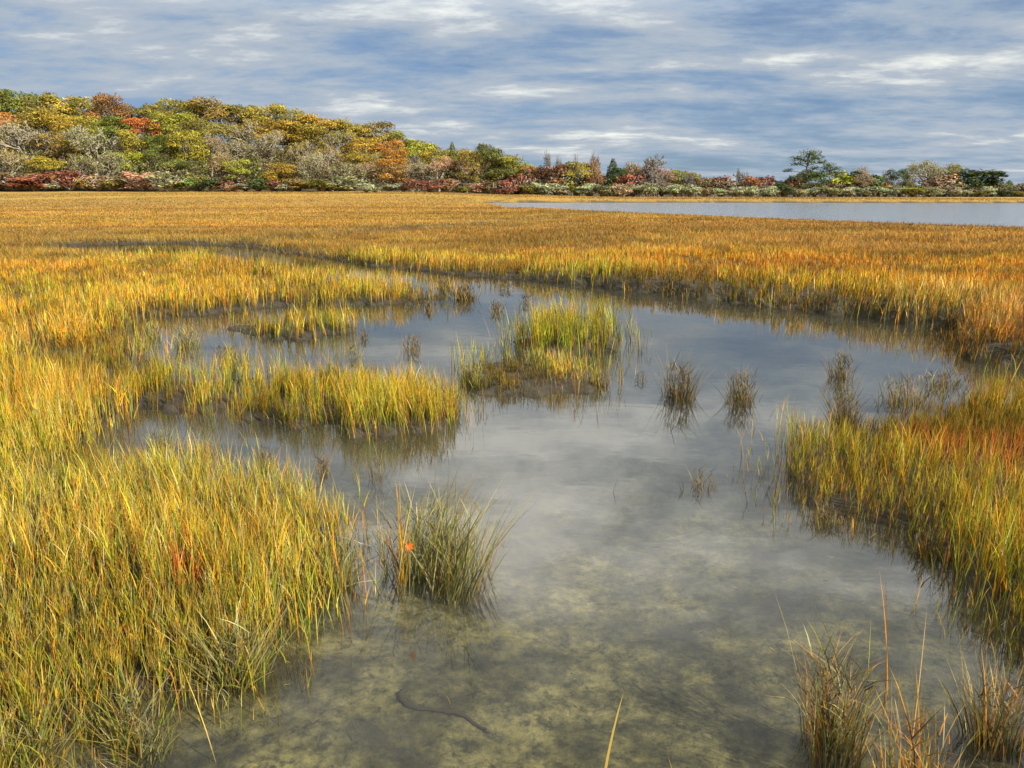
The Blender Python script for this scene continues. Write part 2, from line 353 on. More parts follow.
def tuft(x, y, s):
    """pull points towards shared tuft centres"""
    m = rng.random(len(x)) < .5; a = np.where(m, .5, 1.2); wx = x + s * 2.2 * vnoise(x / s * .3, y / s * .3, 61) + m * s * .4; wy = y + s * 2.2 * vnoise(x / s * .3, y / s * .3, 62)
    qx, qy = wx * np.cos(a) + wy * np.sin(a), wy * np.cos(a) - wx * np.sin(a); fx, fy = np.floor(qx / s), np.floor(qy / s)
    ox = (fx + .5 + (_hash(fx, fy, 5) - .5) * 1.1) * s - qx; oy = (fy + .5 + (_hash(fx, fy, 6) - .5) * 1.1) * s - qy
    cx = x + ox * np.cos(a) - oy * np.sin(a); cy = y + ox * np.sin(a) + oy * np.cos(a)
    k = .68 * rng.random(len(x)) ** .3; return x * (1 - k) + cx * k, y * (1 - k) + cy * k
# near: stems with leaves
x, y, d, w = scatter(1.9, 9, 88000, .15)
x, y = tuft(x, y, .13); n = len(x); hm = .65 + .5 * sstep(.34, .62, fbm(x * 1.15, y * 1.15, 301, 3))
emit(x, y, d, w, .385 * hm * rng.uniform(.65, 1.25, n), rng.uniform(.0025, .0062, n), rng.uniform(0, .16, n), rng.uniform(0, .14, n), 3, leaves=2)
# middle
x, y, d, w = scatter(8.2, 30, 200000, .16)
x, y = tuft(x, y, .3); n = len(x); r = np.hypot(x, y); hm = .55 + .62 * sstep(.34, .62, fbm(x * 1.15, y * 1.15, 301, 3))
tall = np.select([w == 3, w == 4], [1.35, .72], 1.0) * (1 + .25 * np.exp(-np.maximum(d, 0) / 1.2) * (w == 0))
tall = tall * (1 - .35 * sstep(14, 26, r) * sstep(.8, 2.5, d) * (w == 0))
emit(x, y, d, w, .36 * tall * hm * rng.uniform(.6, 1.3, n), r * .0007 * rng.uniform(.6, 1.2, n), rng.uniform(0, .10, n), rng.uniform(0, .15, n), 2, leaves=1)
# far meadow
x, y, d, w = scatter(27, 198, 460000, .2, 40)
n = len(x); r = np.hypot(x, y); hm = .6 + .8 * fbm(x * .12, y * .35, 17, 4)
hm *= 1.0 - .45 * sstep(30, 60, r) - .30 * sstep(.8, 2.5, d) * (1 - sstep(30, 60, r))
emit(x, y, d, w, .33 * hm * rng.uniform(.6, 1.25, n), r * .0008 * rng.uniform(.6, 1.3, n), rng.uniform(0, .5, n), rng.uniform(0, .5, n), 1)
RL = {'meadow_left': ('golden cordgrass sward spreading across the left of the marsh behind the near grass bed', 'marsh_grass'),
 'meadow_far': ('broad orange-gold marsh meadow with a dark mud bank beyond the pond', 'marsh_grass'),
 'bed_right': ('yellow-green and orange grass bed with red sprigs on the right side of the pond', 'marsh_grass'),
 'bed_left': ('dense yellow-green and gold grass bed filling the lower left foreground', 'marsh_grass'),
 'shore_far': ('thin pale-gold strip of grass between the lake or meadow and the distant trees', 'marsh_grass'),
 'I1': ('large yellow-green grass island in the left pool, the biggest one, with a dark waterline', 'grass_island'),
 'I2': ('low yellow-green grass island at the left end of the pool, beside the largest island', 'grass_island'),
 'I3': ('bright lime-green grass island in mid pond, behind a lower dull one', 'grass_island'),
 'I4': ('dull olive grass island with grey stems in front of the bright lime-green island', 'grass_island'),
 'I5': ('small narrow golden-green islet at the back of the left pool', 'grass_island')}
for nm, acc in REG.items():
    lb, name = RL[nm]; me = acc.mesh(name)
    o = link(name, me, M_GRASS)
    if name == 'marsh_grass': tag(o, lb, 'grass', kind='stuff')
    else:
        ctr = np.append(ISLES[nm].mean(0), 0.0); me.transform(__import__('mathutils').Matrix.Translation(-__import__('mathutils').Vector(ctr))); o.location = ctr
        tag(o, lb, 'grass island', 'grass islands in the pond')

# ------------------------------------------------------------------ tussocks and single plants standing in the pond
def tussock(u, v, wpx, hpx, n, mix, label, lean=.35, name='grass_tussock', cat='grass tussock', group='tussocks standing in the pond', wd=None, extra=None, grey=.5, dirb=None):
    n = int(n * 2.6); gx, gy = ground(u, v); dist = math.hypot(gx, gy); s = F / (gy * cp + CAM_H * sp)   # pixels per metre
    Rw = wpx / s / 2; Hh = hpx / s
    a = rng.uniform(0, 2 * PI, n); rr = Rw * .62 * rng.random(n) ** .8
    nc = max(5, int(n / 60)); sc0 = rng.uniform(-1, 1, (nc, 2)) * Rw * (.25 if v < 330 else .45); kc = rng.integers(0, nc, n); tilt = rng.normal(0, .14, (nc, 2)); hc = rng.uniform(.75, 1.12, nc); rr = rr * .6
    x = gx + sc0[kc, 0] + rr * np.cos(a); y = gy + sc0[kc, 1] * .8 + rr * np.sin(a) * .8
    gz = float(height(np.array([gx]), np.array([gy]))[0])
    B = np.stack([x, y, np.full(n, min(gz, -.02))], 1)
    W = np.zeros((n, 10)) + np.array(mix)[None]; col = pick(W) * (.45 if mix is MIXD else .66)
    lx_ = np.cos(a) * .2 + tilt[kc, 0] + sc0[kc, 0] / Rw * .4; ly_ = np.sin(a) * .2 + tilt[kc, 1] + sc0[kc, 1] / Rw * .4; az = np.arctan2(ly_, lx_) + rng.normal(0, .6, n)
    if dirb is not None: az = np.where(rng.random(n) < .5, dirb + rng.normal(0, .5, n), az)
    n_short = rng.random(n) < .72
    H = hc[kc] * (Hh + .05) * np.where(n_short, rng.uniform(.2, .58, n), 1.05 - .45 * rng.random(n) ** .8) * (1 - .35 * (rr / Rw)); W_ = (wd or max(.004, dist * .0008)) * rng.uniform(.6, 1.2, n)
    acc = Acc(); rootc = np.array([.16, .13, .08]) * rng.uniform(.4, 1.3, (n, 1)) * grey + col * (1 - grey) * .6
    tip = col * .55 + np.array(STRAW) * .45 * rng.uniform(.6, 1.1, (n, 1))
    acc.add(*blades(B, H, W_, lean * (.25 + rr / Rw) * rng.uniform(.1, 1.6, n), rng.uniform(0, .35, n), az, col, rootc, tip, seg=4))
    m = n // 2; B3 = B[:m].copy(); B3[:, 2] = rng.uniform(0, Hh * .5, m)
    acc.add(*blades(B3, H[:m] * .45, W_[:m], rng.uniform(.3, .7, m), rng.uniform(0, .5, m), rng.uniform(0, 2 * PI, m), col[:m], rootc[:m], tip[:m], seg=3))
    if extra: extra(acc, gx, gy, s)
    org = (gx, gy, 0); o = link(name, acc.mesh(name, org), M_GRASS, loc=org)
    return tag(o, label, cat, group)
#        GOLD YG GREEN ORANGE RUST STRAW GREY DARK RED PALE
MIXD = [.2, .1, .1, .15, .25, .5, 1.2, .7, 0, .3]
MIXG = [.25, .8, .9, .06, .05, .3, .9, .3, 0, 1.3]
MIXB = [.5, .4, .45, .4, .2, .6, .9, .4, .01, .8]
def yellow_stalks(acc, gx, gy, s):
    n = 16; B = np.stack([gx - .17 + rng.normal(0, .018, n), gy - .02 + rng.normal(0, .02, n), np.full(n, -.05)], 1)
    col = np.array(GOLD) * rng.uniform(.7, 1.2, (n, 1)) * np.array([1, 1.1, 1]); acc.add(*blades(B, rng.uniform(.45, .82, n), rng.uniform(.005, .009, n), rng.uniform(0, .06, n), rng.uniform(0, .06, n), rng.uniform(0, 6, n), col, col * .6, col, seg=4))
tussock(432, 578, 165, 124, 300, MIXG, 'big grey-green tussock with splayed stems alone in the pond beside the left grass bed', lean=.42, extra=yellow_stalks, dirb=.2, wd=.0065)
tussock(680, 398, 42, 62, 130, MIXD, 'narrow brown-grey tussock with a tall spike in open water, left one of a pair', lean=.4)
tussock(748, 403, 60, 50, 150, MIXD, 'wider grey dry tussock in open water with thin upright stems, right one of a pair', lean=.5)
tussock(704, 487, 30, 32, 36, MIXD, 'small dark sparse tuft of stems alone in the middle of the pond', lean=.4)
tussock(844, 378, 36, 42, 90, MIXD, 'tall dry grey tuft standing farthest out beyond the right grass bed', lean=.4)
tussock(852, 428, 56, 62, 120, MIXD, 'straggly dark grey stems in water at the left tip of the right grass bed', lean=.5)
tussock(905, 402, 80, 50, 110, MIXB, 'loose brownish sedge tuft in shallow water behind the right grass bed', lean=.4)
tussock(188, 347, 34, 28, 110, MIXG, 'small isolated green-gold tuft in the left pool, left of the narrow islet', lean=.4)
tussock(464, 299, 46, 24, 140, MIXD, 'grey dry tuft at the mouth of the creek, left one of three', lean=.4)
tussock(494, 311, 34, 18, 90, MIXD, 'low grey-brown tuft, the nearest of the three by the creek mouth', lean=.4)
tussock(527, 303, 28, 14, 70, MIXD, 'smallest grey tuft at the right of the three by the creek mouth', lean=.4)
tussock(428, 311, 12, 16, 30, MIXD, 'tiny dark tuft in the water off the point of the left meadow', lean=.3)
tussock(364, 338, 12, 16, 26, MIXD, 'tiny dark stalks in the left pool right of the narrow islet', lean=.3)
tussock(470, 385, 34, 36, 120, MIXG, 'grey-green fringe tuft at the left end of the dull olive island', lean=.3)
tussock(602, 386, 40, 24, 100, MIXD, 'spiky dark grey tuft at the right end of the dull olive island', lean=.5)
tussock(838, 738, 100, 165, 130, MIXB, 'tall brown and orange tussock leaning over the lower right water', lean=.2, wd=.0065)
tussock(996, 748, 80, 135, 90, MIXB, 'straw-coloured tussock in the lower right corner of the pond', lean=.25, wd=.0065)
tussock(920, 800, 140, 165, 60, [.8, .6, .2, 1.2, .3, .4, .2, 0, .1, .2], 'row of loose orange-tipped stems along the bottom edge between the two right tussocks', lean=.2, wd=.0065)
tussock(985, 350, 90, 32, 420, [.2, .2, .1, .9, .5, .4, 1, .6, .5, .3], 'russet-topped tussock with dark skirts against the right end of the far bank', lean=.3)
for u, v, w_, h_, nn, lb in [(140, 748, 90, 100, 90, 'splayed pale green tuft on the muddy edge, front of the left grass bed'), (240, 684, 90, 100, 120, 'grey-green fan of stems at the front right corner of the left grass bed'),
                         (30, 775, 90, 130, 110, 'pale straw tuft in the bottom left corner at the water edge'), (330, 590, 60, 90, 110, 'thin grey-green tuft on the right flank of the left grass bed')]:
    tussock(u, v, w_, h_, nn, MIXG, lb, lean=.9, wd=.0065, group='tufts fringing the left grass bed')
for u, v, w_, h_, nn, mx_, lb in [
    (152, 338, 30, 24, 60, MIXG, 'green-gold tuft at the far left corner of the left pool'), (226, 358, 44, 20, 90, MIXD, 'dull tuft in the left pool just above the low island at its left end'),
    (352, 356, 30, 22, 60, MIXG, 'small green tuft in the left pool behind the middle of the largest island'), (412, 350, 28, 26, 60, MIXD, 'grey-brown tuft in the left pool behind the right part of the largest island'),
    (345, 330, 26, 14, 60, MIXG, 'low tuft just off the right end of the narrow islet'), (160, 446, 40, 26, 70, MIXG, 'leftmost of the ragged tufts in the strip of water behind the left bed'),
    (212, 455, 34, 26, 60, MIXG, 'second from left of the ragged tufts behind the left bed'), (262, 462, 30, 30, 50, MIXD, 'third from left of the ragged tufts behind the left bed'),
    (320, 470, 26, 34, 40, MIXD, 'fourth from left of the ragged tufts behind the left bed'), (378, 478, 20, 40, 26, MIXD, 'rightmost thin tuft in the water behind the right corner of the left bed'),
    (445, 288, 34, 14, 90, MIXD, 'low grey tuft in the creek mouth close to the far bank'), (505, 290, 30, 12, 80, MIXD, 'faint grey tuft off the far bank, right of the creek mouth'),
    (640, 380, 16, 16, 24, MIXD, 'few thin stems just right of the dull olive island'), (452, 408, 22, 34, 40, MIXG, 'slim tuft at the right tip of the largest island'),
    (808, 440, 40, 36, 60, MIXD, 'grey stems on the outer left point of the right grass bed'), (828, 520, 60, 26, 90, MIXD, 'dark drooping tuft under the front edge of the right grass bed'),
    (935, 555, 50, 40, 80, MIXD, 'dark stems below the right grass bed near its lower corner'), (950, 386, 60, 26, 110, MIXD, 'low dark sedge tuft in the inlet between hummock and right bed')]:
    tussock(u, v, w_, h_, nn, mx_, lb, lean=.4, group='small tufts around the pools')
# lone stalks
def stalk(u, v, hpx, lean, az, col, label, n=1, wd=.008):
    gx, gy = ground(u, v); s = F / (gy * cp + CAM_H * sp); acc = Acc()
    c = np.tile(col, (n, 1)); B = np.stack([gx + rng.normal(0, .012, n), np.full(n, gy), np.full(n, -.08)], 1)
    acc.add(*blades(B, np.full(n, hpx / s + .08) * rng.uniform(.75, 1, n), np.full(n, wd), np.full(n, lean) * rng.uniform(.4, 1.2, n), np.full(n, .1), az + rng.normal(0, .9, n) * (n > 1), c, c * .8, c, seg=6))
    org = (gx, gy, 0); tag(link('grass_stalk', acc.mesh('grass_stalk', org), M_GRASS, loc=org), label, 'grass stalk', 'single stalks in the pond')
stalk(598, 800, 150, .06, .3, (.60, .42, .10), 'single yellow-brown stalk rising from the bottom edge of the picture', wd=.013)
stalk(611, 492, 16, .1, 0, (.10, .09, .06), 'tiny dark twig-like stalk in mid pond, left of the small sparse tuft')
stalk(684, 491, 14, .2, 2, (.10, .09, .06), 'short dark stalk close to the left of the small sparse tuft', n=3)
stalk(763, 492, 20, .5, .6, (.10, .09, .06), 'small v-shaped dark stalk between the small sparse tuft and the right grass bed', n=2)
stalk(886, 700, 145, .08, 1.8, (.50, .24, .05), 'tall thin orange-brown stalk just right of the tall brown tussock', n=2, wd=.006)
stalk(905, 740, 140, .05, 1.2, (.45, .30, .10), 'long lone upright stalk between the two lower right tussocks', wd=.006)

def tube(P, Rr, sides=8, jitter=0):
    P = np.asarray(P, float); n = len(P); T = np.gradient(P, axis=0); T /= np.linalg.norm(T, axis=1)[:, None] + 1e-9
    up = np.where(np.abs(T[:, 2:3]) > .9, [[1., 0, 0]], [[0, 0, 1.]]); A1 = np.cross(T, up); A1 /= np.linalg.norm(A1, axis=1)[:, None]; A2 = np.cross(T, A1)
    th = np.arange(sides) * 2 * PI / sides
    rr = np.asarray(Rr)[:, None] * (1 + jitter * (rng.random((n, sides)) - .5))
    V = P[:, None] + A1[:, None] * (np.cos(th)[None] * rr)[..., None] + A2[:, None] * (np.sin(th)[None] * rr)[..., None]
    V = V.reshape(-1, 3); i = np.arange(n - 1)[:, None] * sides; j = np.arange(sides)[None]; j2 = (j + 1) % sides
    Q = np.stack([i + j, i + j2, i + sides + j2, i + sides + j], 2).reshape(-1, 4)
    c = len(V); V = np.vstack([V, P[:1], P[-1:]]); k = np.arange(sides); k2 = (k + 1) % sides
    T3 = np.vstack([np.stack([np.full(sides, c), k2, k], 1), np.stack([np.full(sides, c + 1), (n - 1) * sides + k, (n - 1) * sides + k2], 1)])
    return V, Q, T3
def spline(P, m):
    P = np.asarray(P, float); n = len(P); t = np.linspace(0, n - 1, m); out = []
    for q in t:
        i = min(int(q), n - 2); f = q - i; p0 = P[max(i - 1, 0)]; p1 = P[i]; p2 = P[i + 1]; p3 = P[min(i + 2, n - 1)]
        out.append(.5 * ((2 * p1) + (-p0 + p2) * f + (2 * p0 - 5 * p1 + 4 * p2 - p3) * f * f + (-p0 + 3 * p1 - 3 * p2 + p3) * f ** 3))
    return np.array(out)
def loose_tube(name, px, radii, col, label, cat, zoff=None, zs=None):
    pts = []
    for q, (u, v) in enumerate(px):
        z = zs[q] if zs else None
        gx, gy = ground(u, v, z if z is not None else -.15)
        if z is None: z = float(height(np.array([gx]), np.array([gy]))[0]) + (zoff or 0)
        pts.append((gx, gy, z))
    P = spline(pts, 28); P[:, :2] += rng.normal(0, max(radii) * .22, (28, 2)); Rr = np.interp(np.linspace(0, 1, 28), np.linspace(0, 1, len(radii)), radii)
    org = P.mean(0); Rr = Rr * rng.uniform(.75, 1.25, 28); V, Q, T3 = tube(P - org, Rr, 8, .45)
    o = link(name, np_mesh(name, V, Q, T3, smooth=True), M_BARK, loc=org); o.color = (*col, 1); return tag(o, label, cat)
loose_tube('sunken_branch', [(409, 700), (401, 706), (404, 714), (418, 718), (440, 719), (462, 723), (478, 730), (490, 737)], [.005, .012, .015, .010, .008, .012, .010, .003], (.035, .03, .022),
           'dark S-shaped branch lying on the muddy bottom under clear shallow water', 'branch', .010)
loose_tube('fallen_reed', [(338, 536), (352, 540), (366, 545), (379, 547)], [.003, .003, .003, .002], (.5, .47, .36), 'thin pale fallen stem bent over the water between bed and tussock, upper one', 'stem', zs=[.14, .12, .06, .03])
loose_tube('fallen_reed', [(345, 587), (356, 583), (368, 581), (376, 580)], [.003, .003, .003, .002], (.5, .47, .36), 'thin pale fallen stem touching the water by the big tussock, lower one', 'stem', zs=[.01, .04, .06, .06])
# orange leaf caught in the big tussock
M_PLAIN, nt, out = new_mat('orange leaf'); p = N(nt, 'ShaderNodeBsdfPrincipled'); p.inputs['Base Color'].default_value = (.75, .14, .02, 1); p.inputs['Roughness'].default_value = .5; nt.links.new(p.outputs[0], out.inputs[0])
gx, gy = ground(410, 600); th = np.linspace(0, 2 * PI, 15)[:-1]; rr = np.where(np.arange(14) % 2, .034, .018); V = [(0, .006, 0)] + [(math.cos(t) * r_ * .8, .004 * math.sin(3 * t), math.sin(t) * r_ * 1.1) for t, r_ in zip(th, rr)]
zl = .36; lx, ly = ground(410, 545, zl)
V += [(x_, y_ + .002, z_) for x_, y_, z_ in V]
F3_ = [(0, 1 + k, 1 + (k + 1) % 14) for k in range(14)] + [(15, 16 + (k + 1) % 14, 16 + k) for k in range(14)]
leaf = link('fallen_leaf', np_mesh('fallen_leaf', V, None, F3_), M_PLAIN, loc=(lx, ly - .02, zl)); tag(leaf, 'small bright orange leaf caught among stems of the big grey-green tussock', 'leaf')
# litter on the bottom
n = 2600; r = 1.7 * (8 / 1.7) ** rng.random(n); a = rng.uniform(-38, 38, n) * PI / 180; x, y = r * np.sin(a), r * np.cos(a); d, w = shore(x, y)
clump = fbm(x * 1.4, y * 1.4, 77, 3); kp = (d < -.03) & ((clump > .52) | (d > -.5)); x, y, d = x[kp], y[kp], d[kp]; n = len(x)
acc = Acc(); z = height(x, y, d) + .004
col = np.tile((.05, .045, .03), (n, 1)) * rng.uniform(.6, 2, (n, 1)); B = np.stack([x, y, z], 1)
V_, Q_, T_, C_ = blades(B, rng.uniform(.01, .07, n), rng.uniform(.002, .007, n), rng.uniform(.9, 1.1, n), rng.uniform(-.2, .2, n), rng.uniform(0, 6.28, n), col, col, col, seg=3)
V_[:, 2] = np.repeat(z, 7) + (V_[:, 2] - np.repeat(z, 7)) * .2
acc.add(V_, Q_, T_, C_); tag(link('bottom_litter', acc.mesh('bottom_litter'), M_GRASS), 'dark decaying stem litter on the muddy pond bottom in the foreground', 'litter', kind='stuff')

n = 2600; r = 1.8 * (22 / 1.8) ** rng.random(n); a = rng.uniform(-40, 40, n) * PI / 180; x, y = r * np.sin(a), r * np.cos(a); d, w = shore(x, y)
kp = (d < -.02) & (rng.random(n) < np.exp(d / .35) + .05); x, y = x[kp], y[kp]; n = len(x); B = np.stack([x, y, np.full(n, .004)], 1)
col = np.array(STRAW) * rng.uniform(.2, .9, (n, 1)); V_, Q_, T_, C_ = blades(B, rng.uniform(.01, .12, n), rng.uniform(.002, .006, n), rng.uniform(.9, 1.0, n), rng.uniform(-.3, .3, n), rng.uniform(0, 6.28, n), col, col, col, seg=3)
V_[:, 2] = .003 + (V_[:, 2] - .004) * .05; acc = Acc(); acc.add(V_, Q_, T_, C_); tag(link('floating_litter', acc.mesh('floating_litter'), M_GRASS), 'broken straw-coloured stem bits floating on the pond near the grass edges', 'litter', kind='stuff')

# ------------------------------------------------------------------ trees
def leaf_cards(P, Nn, size, tone):
    n = len(P); Nn = Nn / (np.linalg.norm(Nn, axis=1)[:, None] + 1e-9)
    Rv = rng.normal(size=(n, 3)); A1 = np.cross(Nn, Rv); A1 /= np.linalg.norm(A1, axis=1)[:, None] + 1e-9; A2 = np.cross(Nn, A1)
    s = (size * rng.uniform(.6, 1.3, n))[:, None]; t = (size * rng.uniform(.5, 1.1, n))[:, None]
    V = np.stack([P - A1 * s, P - A2 * t * .7, P + A1 * s, P + A2 * t * .9], 1).reshape(-1, 3)
    return V, np.arange(4 * n).reshape(-1, 4), np.repeat(tone, 4, 0)
def tones(n, base):
    hue = rng.normal(0, 1, (n, 3)) * np.array([.10, .05, .06]); return np.clip(base[:, None] * (1 + hue), .15, 2.2)
def limb_tree(H, spread, lv, thick, seed, up=.45, first=.25, minr=.0):
    r_ = np.random.default_rng(seed); segs = []; tips = []
    def go(p, dirn, ln, rad, l):
        npt = 4; P = [p]; dd = dirn.copy()
        for k in range(npt - 1):
            dd = dd + r_.normal(0, .10, 3); dd[2] += .04 * up; dd /= np.linalg.norm(dd); P.append(P[-1] + dd * ln / (npt - 1))
        segs.append((np.array(P), np.maximum(np.linspace(rad, rad * .62, npt), minr)))
        if l == 0: tips.append(P[-1]); return
        nb = 3 if l > 1 else 3
        for b in range(nb + (l == lv)):
            ax = r_.normal(size=3); ax -= ax @ dd * dd; ax /= np.linalg.norm(ax); sp_ = r_.uniform(.35, .95) * spread
            nd = dd * math.cos(sp_) + ax * math.sin(sp_); nd[2] = nd[2] * (1 - up * .2) + up * .25; nd /= np.linalg.norm(nd)
            st = P[-1] if b < 2 else P[-2]; go(st, nd, ln * r_.uniform(.6, .85), rad * .6, l - 1)
    go(np.array([0, 0, -.6]), np.array([0, 0, 1.]), H * first, thick, lv)
    V = []; Q = []; T = []; o = 0
    for P, Rr in segs:
        v, q, t = tube(P, Rr, 4 if Rr[0] < thick * .5 else 7); V.append(v); Q.append(q + o); T.append(t + o); o += len(v)
    V = np.vstack(V); tips = np.array(tips); k = H / V[:, 2].max(); V *= k; tips = tips * k
    wmax = np.abs(V[:, :2]).max(); return V, np.vstack(Q), np.vstack(T), tips, wmax
TH, TW = 12.0, 10.0     # nominal height / width of a variant
def norm_w(V, tips, wmax):
    k = (TW / 2) / wmax; V[:, :2] *= k; tips[:, :2] *= k; return V, tips
def crown_leaves(lobes, n, size, sparse=0.0, inner=.72):
    c = np.array([l[0] for l in lobes]); rr = np.array([l[1] for l in lobes]); k = rng.choice(len(lobes), n, p=(rr[:, 0] ** 2) / (rr[:, 0] ** 2).sum())
    u = rng.normal(size=(n, 3)); u /= np.linalg.norm(u, axis=1)[:, None]; u[:, 2] = np.where(u[:, 2] < -.35, -u[:, 2], u[:, 2])
    q = inner + (1.05 - inner) * rng.random(n) ** .7; q *= 1 + .5 * (vnoise(u[:, 0] * 3 + k * 7, u[:, 1] * 3 + u[:, 2] * 3, 3) - .5)
    P = c[k] + u * rr[k] * q[:, None]; lt = rng.uniform(.68, 1.25, len(lobes))
    tone = lt[k] * rng.uniform(.5, 1.5, n) * (.55 + .9 * vnoise(P[:, 0] * 1.1 + P[:, 1] * .7, P[:, 2] * 1.3, 44))
    return leaf_cards(P, u + rng.normal(0, .45, (n, 3)), size, tones(n, tone))
def make_round(seed, n=5200, sparse=False):
    r_ = random.Random(seed); V, Q, T, tips, w = limb_tree(TH * .88, .9, 4, .20, seed); V, tips = norm_w(V, tips, w * 1.12)
    lobes = [((0, 0, TH * .62), (TW * .30, TW * .30, TH * .26))]
    for q in range(15):
        a = q * 2.4 + r_.uniform(-.4, .4); e = r_.uniform(-.25, 1.0); rad_ = TW * .36 * math.sqrt(max(0, 1 - (e - .25) ** 2)) 
        lobes.append(((math.cos(a) * rad_, math.sin(a) * rad_, TH * (.34 + .48 * e)), (TW * r_.uniform(.13, .21),) * 2 + (TH * r_.uniform(.09, .15),)))
    LV, LQ, LC = crown_leaves(lobes, n, .20)
    LV[:, 2] *= TH / LV[:, 2].max()
    return np_mesh('trunk', V, Q, T), np_mesh('crown', LV, LQ, None, LC)
def make_sparse(seed, n=900, lv=5):
    V, Q, T, tips, w = limb_tree(TH, .95, lv, .24, seed, up=.5, first=.2, minr=.055); V, tips = norm_w(V, tips, w)
    k = rng.choice(len(tips), n); P = tips[k] + rng.normal(0, .45, (n, 3)); P[:, 2] = np.clip(P[:, 2], 1.0, TH)
    LV, LQ, LC = leaf_cards(P, rng.normal(size=(n, 3)), .15, tones(n, rng.uniform(.6, 1.4, n)))
    return np_mesh('trunk', V, Q, T), np_mesh('crown', LV, LQ, None, LC)
def make_conifer(seed, n=3000):
    V, Q, T = tube(np.array([[0, 0, -.5], [0, .1, 4], [.1, 0, 8], [0, 0, TH * .97]]), [.28, .2, .12, .04], 7)
    z = TH * (1 - rng.random(n) ** .62) * .93 + .4; a = rng.uniform(0, 2 * PI, n); prof = (1 - z / TH) ** .8 * TW * .5; lay = .72 + .38 * vnoise(z * 1.3, a * 1.6, seed)
    q = prof * lay * rng.uniform(.85, 1.2, n) * (1 - .45 * rng.random(n) ** 2) + .12
    P = np.stack([np.cos(a) * q, np.sin(a) * q, z - q * .1], 1); Nn = np.stack([np.cos(a), np.sin(a), np.full(n, .9)], 1) + rng.normal(0, .4, (n, 3))
    LV, LQ, LC = leaf_cards(P, Nn, .28, tones(n, rng.uniform(.55, 1.35, n) * (.7 + .5 * vnoise(z * 1.5, a * 2, 8)))); LV[:, 2] *= TH / LV[:, 2].max()
    return np_mesh('trunk', V, Q, T), np_mesh('crown', LV, LQ, None, LC)
def make_pine(seed, n=3200):
    r_ = random.Random(seed); acc = []; o = 0; VV = []; QQ = []; TT = []
    def ad(P, Rr):
        nonlocal o
        v, q, t = tube(P, Rr, 6); VV.append(v); QQ.append(q + o); TT.append(t + o); o += len(v)
    ad(spline([[0, 0, -.5], [.2, 0, 3], [-.1, .1, 7], [.2, 0, 11.2]], 9), np.linspace(.30, .07, 9)); lobes = []
    spec = [(3.2, 3.2, 1.6), (4.3, -3.0, 1.5), (5.2, 2.4, 1.5), (6.3, -3.9, 1.2), (6.8, 1.6, 1.3), (7.9, -2.3, 1.3), (8.3, 2.9, 1.2), (9.2, -1.6, 1.9), (9.4, 1.9, 1.9), (10.3, .2, 2.2), (8.3, .1, 1.9), (2.4, -1.4, 1.6), (2.0, 1.8, 1.8), (4.8, .2, 1.7)]
    for z, xo, s in spec:
        yo = r_.uniform(-1.6, 1.6); ad(spline([[0, 0, z - .6], [xo * .5, yo * .5, z - .1], [xo, yo, z + .15]], 5), np.linspace(.12, .04, 5))
        lobes.append(((xo, yo, z + .35), (s * 1.15, s * 1.15, s * .72)))
    LV, LQ, LC = crown_leaves(lobes, n, .17, inner=.15); LV[:, 2] *= TH / LV[:, 2].max()
    return np_mesh('trunk', np.vstack(VV), np.vstack(QQ), np.vstack(TT)), np_mesh('crown', LV, LQ, None, LC)
def make_shrub(seed, n=1300, airy=False):
    r_ = random.Random(seed); VV = []; QQ = []; TT = []; o = 0
    for q in range(14 if not airy else 30):
        a = r_.uniform(0, 6.28); R1 = r_.uniform(.2, .95) * TW * .5; z1 = TH * r_.uniform(.55, .97) * (1 - .35 * (R1 / (TW * .5)) ** 2)
        v, q_, t = tube(spline([[0, 0, -.5], [math.cos(a) * R1 * .4, math.sin(a) * R1 * .4, z1 * .5], [math.cos(a) * R1, math.sin(a) * R1, z1]], 5), np.linspace(.28, .10, 5), 5)
        VV.append(v); QQ.append(q_ + o); TT.append(t + o); o += len(v)
    lobes = [((0, 0, TH * .4), (TW * .33, TW * .33, TH * .4))]
    for q in range(11):
        a = q * 2.4 + r_.uniform(-.4, .4); R1 = TW * r_.uniform(.12, .34); lobes.append(((math.cos(a) * R1, math.sin(a) * R1, TH * r_.uniform(.2, .8)), (TW * r_.uniform(.14, .22),) * 2 + (TH * r_.uniform(.13, .22),)))
    LV, LQ, LC = crown_leaves(lobes, n, .45, inner=.6); LV[:, 2] *= TH / LV[:, 2].max(); LV[:, 2] = np.maximum(LV[:, 2], -.4)
    return np_mesh('stems', np.vstack(VV), np.vstack(QQ), np.vstack(TT)), np_mesh('foliage', LV, LQ, None, LC)
VAR = {'round': [make_round(s) for s in range(7)], 'sparse': [make_sparse(40 + s, 2600) for s in range(4)], 'bare': [make_sparse(60 + s, 160) for s in range(4)],
       'conifer': [make_conifer(80 + s) for s in range(3)], 'pine': [make_pine(90)], 'shrub': [make_shrub(100 + s) for s in range(5)], 'airy': [make_shrub(120 + s, 1000, True) for s in range(3)]}
